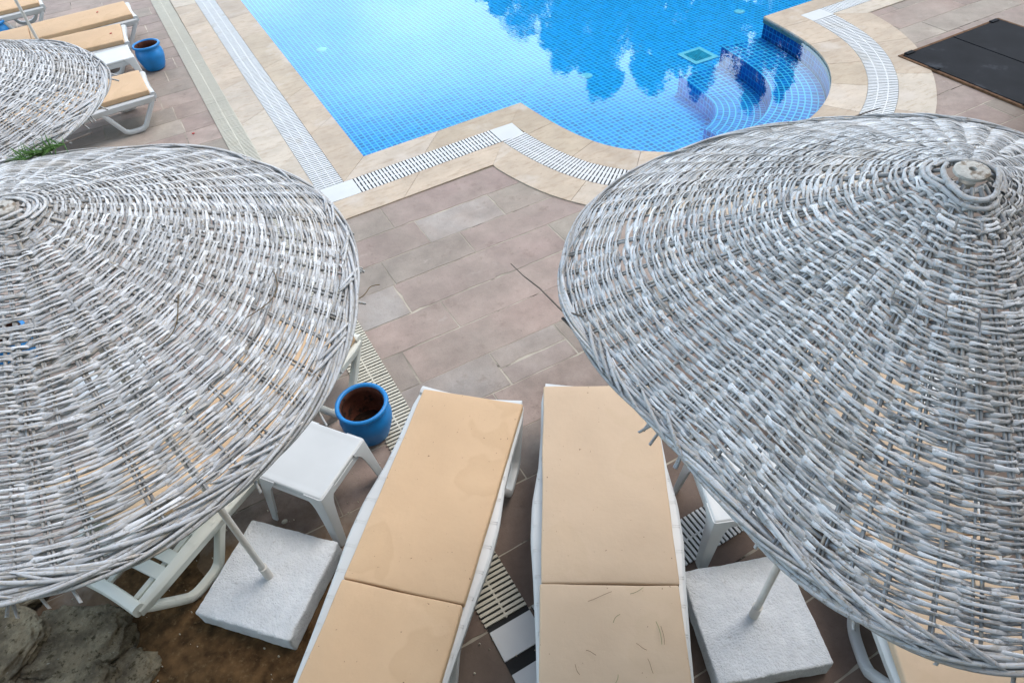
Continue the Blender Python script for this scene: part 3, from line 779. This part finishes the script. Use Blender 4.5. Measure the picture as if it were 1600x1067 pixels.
# ------------------------------------------------------------------ loungers
LX = 1.95
def halfw(f):
    xs = [0, .1, .35, .55, .78, .98, 1.2, 1.5, 1.8, 1.95]; ys = [.318, .332, .333, .343, .373, .376, .358, .340, .328, .315]
    return float(np.interp(f, xs, ys))
def mattress_pad(L, Wd, T, seed, mat, parent, sag=0.0):
    b = MB()
    def fn(P):
        k = noise.noise(Vector((P.x*2.2+seed, P.y*2.2, 0)))*.007+noise.noise(Vector((P.x*7+seed, P.y*7, 3)))*.0025
        e = min(1, (Wd/2-abs(P.y))/.10+.25)*min(1, (L/2-abs(P.x))/.10+.25)
        z = P.z+(k+.008*e if P.z > 0 else 0)
        s_ = noise.noise(Vector((P.x*4+seed, P.y*4, 7)))*.004
        return (P.x+s_*(1 if abs(P.x) > L/2-.02 else 0), P.y+s_*(1 if abs(P.y) > Wd/2-.02 else 0), z)
    b.rbox(L, Wd, T, .010, 30, 16, 2, (0, 0, 0), fn)
    return b.build('mattress_pad', mat, parent, smooth=True)
def make_lounger(loc, rz, plastic, fabric, seed, label, raised=0.0, pads=True, shift=0.0, wide=.61, group='white sun loungers with beige mattresses'):
    root = empty('sun_lounger', (loc[0], loc[1], 0), rz)      # origin at the foot end; -x runs to the head
    tag(root, label, 'sun lounger', group)
    for sgn in (-1, 1):
        b = MB(); rings = []
        for f in list(np.linspace(0, LX, 40)):
            w = halfw(f); wi = .272; zt = .346; zb = .268
            r = .016
            pts = [(wi, zb), (w-r, zb), (w, zb+r), (w+.004, zt-r), (w-.3*r, zt-.3*r), (w-r, zt), (wi+r*.5, zt), (wi, zt-r*.5)]
            ring = [(-f, sgn*y, z) for y, z in pts]; rings.append(ring if sgn < 0 else ring[::-1])
        b.loft(rings)
        f = .36
        while f < 1.62:                              # paired ridges across the rail
            w = halfw(f); 
            for q in (0, .012): b.box(-f-q, sgn*(w+.277)/2, .3457, .0030, w-.289, .0026)
            f += .135
        o = b.build('side_rail', plastic, root, smooth='auto')
        for end in (0, 1):
            prof = [(.035, .30), (.05, .265), (.185, .075), (.215, .045), (.26, .028), (.36, .028), (.405, .045), (.435, .08), (.53, .255), (.56, .29)]
            P = []
            for e, z in prof:
                x = -e if end == 0 else -(LX-e); P.append((x, sgn*(halfw(e if end == 0 else LX-e)-.026), z))
            P = [tuple(p) for p in catmull(P, 3)]
            b = MB(); b.sweep(P, rsec(.052, .046, .32), (0, 1, 0)); b.build('leg', plastic, root, smooth='auto')
    for nm, x0, sg in (('foot_bar', 0, 1), ('head_bar', -LX, -1)):
        b = MB(); pts = [(x0+sg*(-.004+.020*math.cos(math.pi*y/.62*1.0)*(-1)), y, .322+.012*(abs(y)/.3)**2) for y in np.linspace(-.312, .312, 17)]
        b.sweep(pts, rsec(.075, .062, .35), (0, 0, 1)); b.build(nm, plastic, root, smooth='auto')
    b = MB()                                         # slatted deck with slots
    for i in range(21):
        f = .07+i*.0885
        if raised and f > 1.22 and i % 3 == 2: continue
        b.box(-f, 0, .288, .070, .548, .018)
    for y in (-.2, 0, .2): b.box(-.98, y, .268, 1.84, .03, .02)
    b.build('slatted_deck', plastic, root, bevel=.004)
    if raised:
        bk = empty('backrest', (-1.22, 0, .325)); bk.parent = root; bk.rotation_euler = (0, raised, 0)
        b = MB()
        for y in (-.245, .245): b.box(-.33, y, 0, .66, .05, .035)
        for i in range(7): b.box(-.06-i*.092, 0, .004, .066, .45, .016)
        b.build('backrest_panel', plastic, bk, bevel=.006)
        b = MB()
        for y in (0,): b.tube([(-1.60, y, .29), (-1.22-.36*math.cos(raised), y, .325+.34*math.sin(raised))], .013, 8)
        b.build('prop', plastic, root, smooth='auto')
    if pads:
        o = mattress_pad(1.205, wide, .052, seed, fabric, root); o.location = (-.630, shift, .375)
        if raised:
            o = mattress_pad(.70, .61, .052, seed+5, fabric, bk); o.location = (-.36, 0, .048)
        else:
            o = mattress_pad(.70, wide, .052, seed+5, fabric, root); o.location = (-.024-1.205-.012-.345, shift+.004, .371)
    return root
L1 = make_lounger((.865, 2.485), RAD(47.2), M['plastic'], M['fab_tan'], 1, 'white lounger with a darker tan stained mattress, beside the table and blue pot', shift=-.022)
L2 = make_lounger((1.545, 2.15), RAD(58.6), M['plastic'], M['fab_peach'], 9, 'white lounger with a peach beige mattress strewn with pine needles, in the middle', wide=.645)
L0 = make_lounger((.275, 3.575), RAD(36.5), M['plastic_old'], M['fab_tan'], 17, 'yellowed lounger almost hidden under the left parasol, its bare head end showing', raised=RAD(38))
L3 = make_lounger((2.95, 1.60), RAD(59), M['plastic'], M['fab_peach'], 25, 'lounger under the right parasol, one mattress corner showing at the bottom edge')
L7 = make_lounger((-.17, 8.33), RAD(2), M['plastic'], M['fab_tan'], 33, 'lounger foot poking out from the farther wicker parasol, nearest of the far ones')
L6 = make_lounger((-.20, 9.98), RAD(-3), M['plastic'], M['fab_tan'], 41, 'lounger behind the white table and blue pot in the far left row')
L5 = make_lounger((-.02, 10.82), RAD(3), M['plastic'], M['fab_tan'], 49, 'lounger with a red petal on its mattress, crossed by the grey pole')
L8 = make_lounger((-1.08, 12.2), RAD(2), M['plastic'], M['fab_tan'], 57, 'lounger in the extreme top left corner, only a strip of mattress in view')

# ------------------------------------------------------------------ tables
def make_table(loc, rz, label):
    root = empty('side_table', (loc[0], loc[1], 0), rz); tag(root, label, 'table', 'small white plastic tables')
    S = .42; H = .42; b = MB()
    def fn(P):
        d = max(abs(P.x), abs(P.y)); 
        return (P.x, P.y, P.z-(.004 if P.z > 0 and d < S/2-.028 else 0))
    b.rbox(S, S, .034, .012, 20, 20, 1, (0, 0, H-.017), fn); b.build('table_top', M['plastic'], root, smooth='auto')
    for sx in (-1, 1):
        for sy in (-1, 1):
            b = MB(); rings = []
            for z, w in ((H-.006, .118), (H-.03, .114), (H-.05, .096), (H-.075, .082), (H-.11, .072), (H*.5, .062), (.0, .048)):
                fl_ = .004+.036*(1-z/H); c = S/2+fl_; t = .011
                # L-section with a soft outer corner
                q = [(c-w, c), (c-.018, c), (c-.005, c-.005), (c, c-.018), (c, c-w), (c-t, c-w), (c-t, c-t), (c-w, c-t)]
                ring = [(sx*x, sy*y, z) for x, y in q]; rings.append(ring if sx*sy > 0 else ring[::-1])
            b.loft(rings); b.build('leg', M['plastic'], root, smooth='auto')
    b = MB()
    for k in range(4):
        a = k*math.pi/2; b.box((S/2-.004)*math.cos(a), (S/2-.004)*math.sin(a), H-.052, .010, S-.16, .042, rot=a)
    b.build('apron', M['plastic'], root, bevel=.003)
    return root
make_table((-.10, 2.525), RAD(37.4+90), 'small white table by the blue pot and the left parasol base')
make_table((1.785, 1.20), RAD(67.7), 'white table half hidden under the right parasol, one thick leg in view')
make_table((-.42, 9.20), RAD(3), 'white table in the far left row beside the distant blue pot')

# ------------------------------------------------------------------ pots
def make_pot(loc, label):
    root = empty('flower_pot', (loc[0], loc[1], 0)); tag(root, label, 'flower pot', 'blue painted pots')
    b = MB(); b.lathe([(.0, 0.0), (.105, 0), (.118, .012), (.140, .07), (.160, .14), (.164, .185), (.154, .232), (.141, .255), (.142, .264), (.158, .274), (.166, .287), (.162, .302), (.150, .306), (.141, .300), (.137, .290)], 56, cap=False)
    b.build('pot_body', M['blue_glaze'], root, smooth=True)
    b = MB(); b.lathe([(.1365, .291), (.132, .262), (.146, .225), (.150, .18), (.138, .11), (.122, .062)], 56, cap=False); b.build('pot_lining', M['terracotta'], root, smooth=True)
    b = MB(); k = 20
    vs = [(0, 0, .075)]+[(r*math.cos(a), r*math.sin(a), .07+.012*noise.noise(Vector((r*30*math.cos(a), r*30*math.sin(a), loc[0])))) for r in (.045, .09, .126) for a in np.arange(k)*2*math.pi/k]
    fs = [(0, 1+i, 1+(i+1) % k) for i in range(k)]+[(1+q*k+i, 1+(q+1)*k+i, 1+(q+1)*k+(i+1) % k, 1+q*k+(i+1) % k) for q in (0, 1) for i in range(k)]
    b.add(vs, fs); b.build('soil', M['soil'], root, smooth=True)
    return root
make_pot((.285, 2.845), 'blue pot with bare soil standing beside the white table and tan mattress')
make_pot((-.03, 9.66), 'blue pot in the far left row beside the distant white table')
make_pot((-1.716, 4.84), 'blue pot glimpsed through the weave at the left edge')
make_pot((-1.74, 11.9), 'blue pot barely visible in the extreme top left corner')

# ------------------------------------------------------------------ hatch
root = empty('floor_hatch', (7.96, 3.6, 0)); tag(root, 'black metal hatch cover let into the paving at the top right', 'hatch')
for x in (-.40, .40):
    b = MB(); b.box(x, 0, .012, .785, 1.86, .016)
    o = b.build('hatch_leaf', M['iron'], root, bevel=.003)
b = MB()
for x in (-.815, .815): b.box(x, 0, .004, .03, 1.94, .022)
for y in (-.952, .952): b.box(0, y, .004, 1.60, .03, .022)
b.build('hatch_frame', M['rust'], root)
for x, y in ((-.70, .93), (.70, .93), (-.79, .55), (-.79, -.5), (.79, .55)):
    b = MB(); b.box(x, y, .027, .12 if abs(y) > .9 else .05, .05 if abs(y) > .9 else .12, .012); b.build('hinge', M['iron'], root, bevel=.003)
for x in (-.2, .55):
    b = MB(); b.box(x, -.1, .0205, .11, .02, .003); b.build('lift_slot', M['dark'], root)

# ------------------------------------------------------------------ stones of the bank, bottom left
ROCKS = [(-1.90, 2.80, .52, .24, .14, 20, 'long pale slab of stone at the top of the rubble bank'), (-1.55, 2.36, .48, .30, .20, -28, 'grey blue stone lying at the tip of the rubble bank'),
         (-1.86, 2.48, .34, .34, .22, 50, 'lichen spotted stone between the pale slab and the grey blue stone'), (-1.98, 2.14, .50, .40, .28, 10, 'yellow mottled stone at the bottom left corner'),
         (-1.62, 2.06, .42, .28, .20, -14, 'mossy stone below the grey blue one'), (-1.34, 2.03, .30, .20, .12, 35, 'pale angular stone at the bottom edge of the bank'),
         (-2.25, 2.55, .46, .44, .24, 0, 'rough stone at the left edge behind the mottled ones'), (-1.70, 1.76, .52, .34, .2, 0, 'flat stone cut by the bottom edge of the view'), (-2.15, 1.75, .5, .46, .28, 0, 'big rough stone under the bottom left corner')]
for i, (x, y, sx, sy, sz, r, lab) in enumerate(ROCKS):
    bm = bmesh.new(); bmesh.ops.create_icosphere(bm, subdivisions=5, radius=1)
    for v_ in bm.verts:
        p = v_.co.copy(); q = Vector((abs(p.x)**.6*math.copysign(1, p.x), abs(p.y)**.6*math.copysign(1, p.y), abs(p.z)**.45*math.copysign(1, p.z)))
        cell = noise.cell_vector(p*1.6+Vector((i*7, 0, 0)))*.16
        nv = noise.noise(p*1.4+Vector((i*5, 2, 0)))*.22+noise.noise(p*4+Vector((i*5, 2, 0)))*.09+noise.noise(p*12+Vector((i*5, 2, 0)))*.035
        rg_ = 1-abs(noise.noise(p*2.6+Vector((i*3, 1, 4))))*2
        nv += .10*rg_*rg_-.05; q.z = q.z*.55+.45*round(q.z*5+noise.noise(p*3)*.8)/5
        q = q*(.90+nv); v_.co = Vector((q.x*sx*.68, q.y*sy*.68, max(q.z, -1)*sz*.25*(1+.15*noise.noise(Vector((p.x*2, p.y*2, i))))))
    me = bpy.data.meshes.new('rubble_stone'); bm.to_mesh(me); bm.free(); me.materials.append(M['rock'])
    me.polygons.foreach_set('use_smooth', [True]*len(me.polygons))
    o = bpy.data.objects.new('rubble_stone', me); COL.objects.link(o); o.location = (x, y, sz*.22); o.rotation_euler = (random.uniform(-.12, .12), random.uniform(-.12, .12), RAD(r)); tag(o, lab, 'stone', 'stones of the rubble bank')
b = MB(); g = 90; vs = []
for i in range(g):
    for j in range(g):
        x = -3.2+3.6*i/(g-1); y = .2+3.3*j/(g-1)
        d = (x+1.28)*.80-(y-2.0)*-.60; dd = math.hypot(x+1.2, y-1.7)
        bank = min(.10, -.30*(d+.12))+.02*noise.noise(Vector((x*6, y*6, 0)))
        film = .010-.055*max(0, math.hypot(x+1.3, y-1.6)-.70)+.022*noise.noise(Vector((x*2.4, y*2.4, 4)))+.007*noise.noise(Vector((x*9, y*9, 1)))
        vs.append((x, y, max(-.04, bank, film)))
b.add(vs, [(i*g+j, (i+1)*g+j, (i+1)*g+j+1, i*g+j+1) for i in range(g-1) for j in range(g-1)])
M['bank'] = mat_plain('bank_soil', (.085, .048, .021, 1), .95, .6, 16, 1.0, 70, .1, dirt=(.17, .115, .06, 1), dlo=.55, dhi=.75, dscale=40)
struct(b.build('bank_soil', M['bank'], smooth=True))

# ------------------------------------------------------------------ small things
b = MB(); b.lathe([(0, -.012), (.010, -.008), (.0155, 0), (.010, .009), (0, .012)], 14); o = b.build('pebble', M['pebble'], smooth=True); o.location = (-.385, 2.50, .012); o.scale = (1.2, 1, 1)
tag(o, 'round pale pebble on the ground between the table leg and the left base block', 'pebble')
def on(L, f, y, z):
    c, s_ = math.cos(L.rotation_euler.z), math.sin(L.rotation_euler.z); return (L.location.x-f*c-y*s_, L.location.y-f*s_+y*c, z)
for i, (f, y, a, ln) in enumerate([(1.40, -.02, .3, .05), (1.52, -.12, 2.2, .05), (1.55, .10, 2.4, .045), (1.46, -.2, 1.2, .10), (1.47, -.215, 1.0, .08), (1.30, .05, 2.9, .12), (1.27, -.12, 3.0, .07), (1.62, .16, 1.6, .045), (1.60, -.15, 1.5, .06), (1.66, .0, .7, .05)]):
    x, y_, z = on(L2, f, y, .4125)
    b = MB(); pts = [(-ln/2+ln*t_, .006*math.sin(3*t_+i), .001+.003*math.sin(math.pi*t_)) for t_ in np.linspace(0, 1, 6)]; b.tube(pts, .0009, 5)
    o = b.build('pine_needle', M['needle'] if i % 3 else M['needle_green']); o.location = (x, y_, z); o.rotation_euler = (0, 0, a)
    tag(o, 'thin dry pine needle lying on the peach beige mattress', 'pine needle', 'pine needles on the peach beige mattress')
# green sprig on the far rim of the left parasol
P, da, ds, nn = frL(np.array([1.0]), np.array([math.pi*.48]))
root = empty('pine_sprig', tuple(P[0]+np.array([-.534, 2.112, 0])+nn[0]*.02)); tag(root, 'green pine sprig caught on the rim between the two left parasols', 'sprig')
b = MB(); b.tube([(.13, .03, .012), (.0, 0, .012), (-.10, -.03, .0)], .003, 6); b.build('stem', M['twig'], root)
b = MB(); rr = random.Random(4)
for k in range(120):
    t_ = rr.random(); o_ = Vector((.03-.15*t_, -.04*t_, .012)); d = Vector((rr.uniform(-1, .1), rr.uniform(-.7, .7), rr.uniform(-.1, .55))).normalized()
    b.tube([o_, o_+d*.035, o_+d*.07+Vector((0, 0, -.008))], [.0016, .0015, .0005], 4)
b.build('needle_tuft', M['needle_green'], root)
# bare twigs sticking out of the right parasol's rim
bx, by = AX0['right']['p'][:2]
def twig(frm, org, a, pts, r, lab):
    P, da, ds, nn = frm(np.array([1.0]), np.array([a])); base = P[0]+np.array([org[0], org[1], 0])
    b = MB(); pl = [tuple(da[0]*p[0]+ds[0]*p[1]+nn[0]*p[2]) for p in pts]; b.tube(pl, [r*(1-.55*i/(len(pl)-1)) for i in range(len(pl))], 6)
    o = b.build('twig', M['twig']); o.location = tuple(base); tag(o, lab, 'twig', 'bare twigs stuck in the wicker'); return o
twig(frR, (bx, by), RAD(138), [(.05, -.04, .005), (.0, .02, .01), (-.085, .05, .05), (-.13, .075, .085), (-.172, .09, .115)], .0034, 'long bare twig sticking up leftwards from the right parasol rim')
twig(frR, (bx, by), RAD(141), [(-.03, .03, .0), (.01, .02, -.012), (.03, .025, -.05), (.055, .015, -.085)], .0048, 'short hooked twig hanging below the right parasol rim')
twig(frR, (bx, by), RAD(50), [(.03, -.01, .01), (-.01, .01, .02), (-.05, .01, .032)], .0032, 'pale twig rising from the far rim of the right parasol')
# thin dry shoots lying across the left canopy
for i, (s_, a_, ln, lab) in enumerate([(.72, -.62, .20, 'thin brown shoot lying near the lower rim of the left parasol'), (.55, -1.0, .16, 'curved brown shoot across the middle of the left parasol'), (.97, -.42, .17, 'fine dry stalk sticking out over the paving from the left parasol')]):
    P, da, ds, nn = frL(np.array([s_]), np.array([a_])); b = MB()
    pts = [tuple(da[0]*(ln*(t_-.5))*(.6 if i == 2 else 1)+ds[0]*(.05*math.sin(2.6*t_+i)+(.16*t_ if i == 2 else 0))+nn[0]*(.012+.006*math.sin(4*t_))) for t_ in np.linspace(0, 1, 10)]
    b.tube(pts, .0014, 5); o = b.build('dry_shoot', M['needle']); o.location = tuple(P[0]+np.array([-.534, 2.112, 0])); tag(o, lab, 'twig', 'dry shoots on the left canopy')
# grit and crumbs on the soil and the near paving
b = MB(); rr = random.Random(12)
for k in range(420):
    x, y = rr.uniform(-1.9, .6), rr.uniform(.7, 2.9)
    r_ = rr.choice([.002, .0025, .003, .004, .006]); z_ = .004+.012*(1 if x < -.5 else 0)
    q = [(r_*math.cos(a)*rr.uniform(.6, 1.3), r_*math.sin(a)*rr.uniform(.6, 1.3)) for a in (0, 1.3, 2.5, 3.8, 5.1)]
    n0 = [(x+px, y+py, z_-.006) for px, py in q]+[(x+px*.6, y+py*.6, z_+r_) for px, py in q]
    b.add(n0, [(0, 1, 6, 5), (1, 2, 7, 6), (2, 3, 8, 7), (3, 4, 9, 8), (4, 0, 5, 9), (5, 6, 7, 8, 9)])
o = b.build('grit', M['pebble']); tag(o, 'pale grit and crumbs scattered over the brown soil and near paving', 'grit', kind='stuff')
# red petals
for i, (x, y, z, lab) in enumerate([(-.42, 10.86, .412, 'red petal on the mattress crossed by the grey pole'), (.05, 7.62, 0, 'red petal on the paving left of the yellowed grating'), (-.35, 9.95, .412, 'tiny red petal on the mattress behind the far white table')]):
    b = MB(); b.rbox(.028, .018, .006, .0028, 2, 2, 1); o = b.build('petal', mat_plain('red_petal', (.45, .02, .015, 1), .6) if i == 0 else bpy.data.materials['red_petal'], smooth=True); o.location = (x, y, z+.004); tag(o, lab, 'petal', 'fallen red petals')

# ------------------------------------------------------------------ unseen hotel front, added behind the viewpoint to block sky light
root = empty('hotel_building', (1, -.75, 0)); tag(root, 'cream hotel front with balconies facing the pool', 'building')
M['stucco'] = mat_plain('cream_stucco', (.50, .46, .39, 1), .9, .08, 2, .2, 90, .2)
M['glass'] = mat_plain('dark_window_glass', (.03, .04, .045, 1), .08, .1, 3, spec=.6)
b = MB(); b.box(0, -2.5, 5.2, 30, 5, 10.5); b.build('wall', M['stucco'], root)
for fl_z in (1.75, 4.85, 7.95):
    b = MB(); b.box(0, .32, fl_z, 28, .66, .16); b.build('balcony_slab', M['stucco'], root)
    b = MB(); b.box(0, .60, fl_z+.98, 28, .05, .05)
    for k in range(141): b.box(-14+.2*k, .60, fl_z+.52, .018, .018, .88)
    b.build('railing', M['iron'], root)
    for k in range(9):
        x = -12.4+3.1*k
        b = MB(); b.box(x, .012, fl_z+1.18, 1.5, .03, 2.1); w_ = b.build('balcony_door', M['glass'], root)
        b = MB()
        for dx in (-.77, 0, .77): b.box(x+dx, .03, fl_z+1.18, .06, .06, 2.2)
        b.box(x, .03, fl_z+2.26, 1.48, .055, .06); b.build('door_frame', M['plastic'], w_)

# ------------------------------------------------------------------ trees beyond the pool (mirrored in the water)
def make_tree(seed, Ht, Rw):
    rnd = random.Random(seed); root = empty('garden_tree', (0, 0, 0))
    b = MB(); b.tube([(0, 0, -.1), (.1, .05, Ht*.3), (0, .1, Ht*.6), (.05, 0, Ht*.88)], [.22, .17, .11, .03], 10)
    cl = []
    for k in range(44):
        t = rnd.uniform(.10, 1.0); a = rnd.uniform(0, 6.283); r = Rw*math.sin(math.pi*min(1, .12+.88*t)**.8)**.8*rnd.uniform(.2, 1.05)
        c = Vector((r*math.cos(a), r*math.sin(a), Ht*t)); cl.append((c, rnd.uniform(.45, 1.0)*(1.1-.45*t)))
        if k < 16: b.tube([(0, .05, Ht*t*.8), tuple(c*.55+Vector((0, 0, Ht*t*.37))), tuple(c)], [.06, .035, .012], 5)
    b.build('trunk', M['bark'], root, smooth=True)
    vs = []; fs = []; cs = []
    for c, r in cl:
        base = rnd.uniform(.1, .9)
        for q in range(300):
            d = Vector((rnd.gauss(0, 1), rnd.gauss(0, 1), rnd.gauss(0, .75))); d = d.normalized()*r*(rnd.random()**.4)
            p = c+d; u = Vector((rnd.gauss(0, 1), rnd.gauss(0, 1), rnd.gauss(0, .6))).normalized(); w = u.orthogonal().normalized(); ln = rnd.uniform(.07, .16); wd = ln*.38
            o = len(vs); vs += [tuple(p-u*ln), tuple(p+w*wd), tuple(p+u*ln), tuple(p-w*wd)]; fs.append((o, o+1, o+2, o+3)); cs += [min(1, max(0, base+rnd.uniform(-.25, .25)))]*4
    b = MB(); b.v = vs; b.f = fs; b.c = cs; b.build('crown', M['leaf'], root, attr='shade')
    return root
protos = [make_tree(5, 7.6, 2.6), make_tree(6, 9.4, 3.0), make_tree(8, 8.4, 3.2)]
TREES = [(1, 13.4, 24.6, 0.82, 0.3), (0, 16.3, 23.4, 1.36, 1.2), (1, 19.2, 21.9, 0.99, 2.2), (2, 17.4, 26.5, 1.22, 0.4), (2, 21.4, 18.9, 0.97, 3.1), (0, 20.4, 25.0, 1.55, 4.0), (1, 22.9, 15.8, 0.73, 5.0), (2, 24.2, 12.5, 0.79, 1.0), (0, 24.6, 20.6, 1.1, 2.0), (0, 14.0, 28.0, 1.02, 2.6), (1, 22.3, 23.2, 1.12, 1.5), (2, 26.2, 16.2, 0.93, 2.4), (0, 18.2, 29.5, 1.56, 0.9), (1, 27.0, 19.6, 0.94, 3.6), (2, 26.8, 10.2, 0.85, 4.2)]
TL = ['left end of the row, standing by itself', 'second from the left in the front row', 'tall one in the middle of the row', 'behind the second tree of the row', 'broad one right of the tall one', 'behind the tall middle tree', 'slender one towards the right', 'right end of the row', 'at the back on the right', 'at the back on the far left', 'second row behind the tall one', 'second row behind the slender one', 'farthest and tallest of all', 'tall one at the back right corner', 'behind the right end of the row']
used = set()
for (k, x, y, s_, rz), lab in zip(TREES, TL):
    if k in used: t = dup(protos[k], (x, y, 0), rz)
    else: t = protos[k]; t.location = (x, y, 0); t.rotation_euler = (0, 0, rz); used.add(k)
    t.scale = (s_, s_, s_); tag(t, 'dark leafy tree mirrored in the pool, '+lab, 'tree', 'trees beyond the pool')
for (x, y, sx, sz, lab) in [(19.5, 17.9, .82, 1.27, 'slim and tall, standing forward of the row'), (18.3, 19.5, .85, 1.24, 'slim one just left of the tallest slim tree'), (20.4, 17.3, .50, 1.22, 'slimmest of the three forward trees, on the right')]:
    t = dup(protos[0], (x, y, 0), x); t.scale = (sx, sx, sz); tag(t, 'dark leafy tree mirrored in the pool, '+lab, 'tree', 'trees beyond the pool')
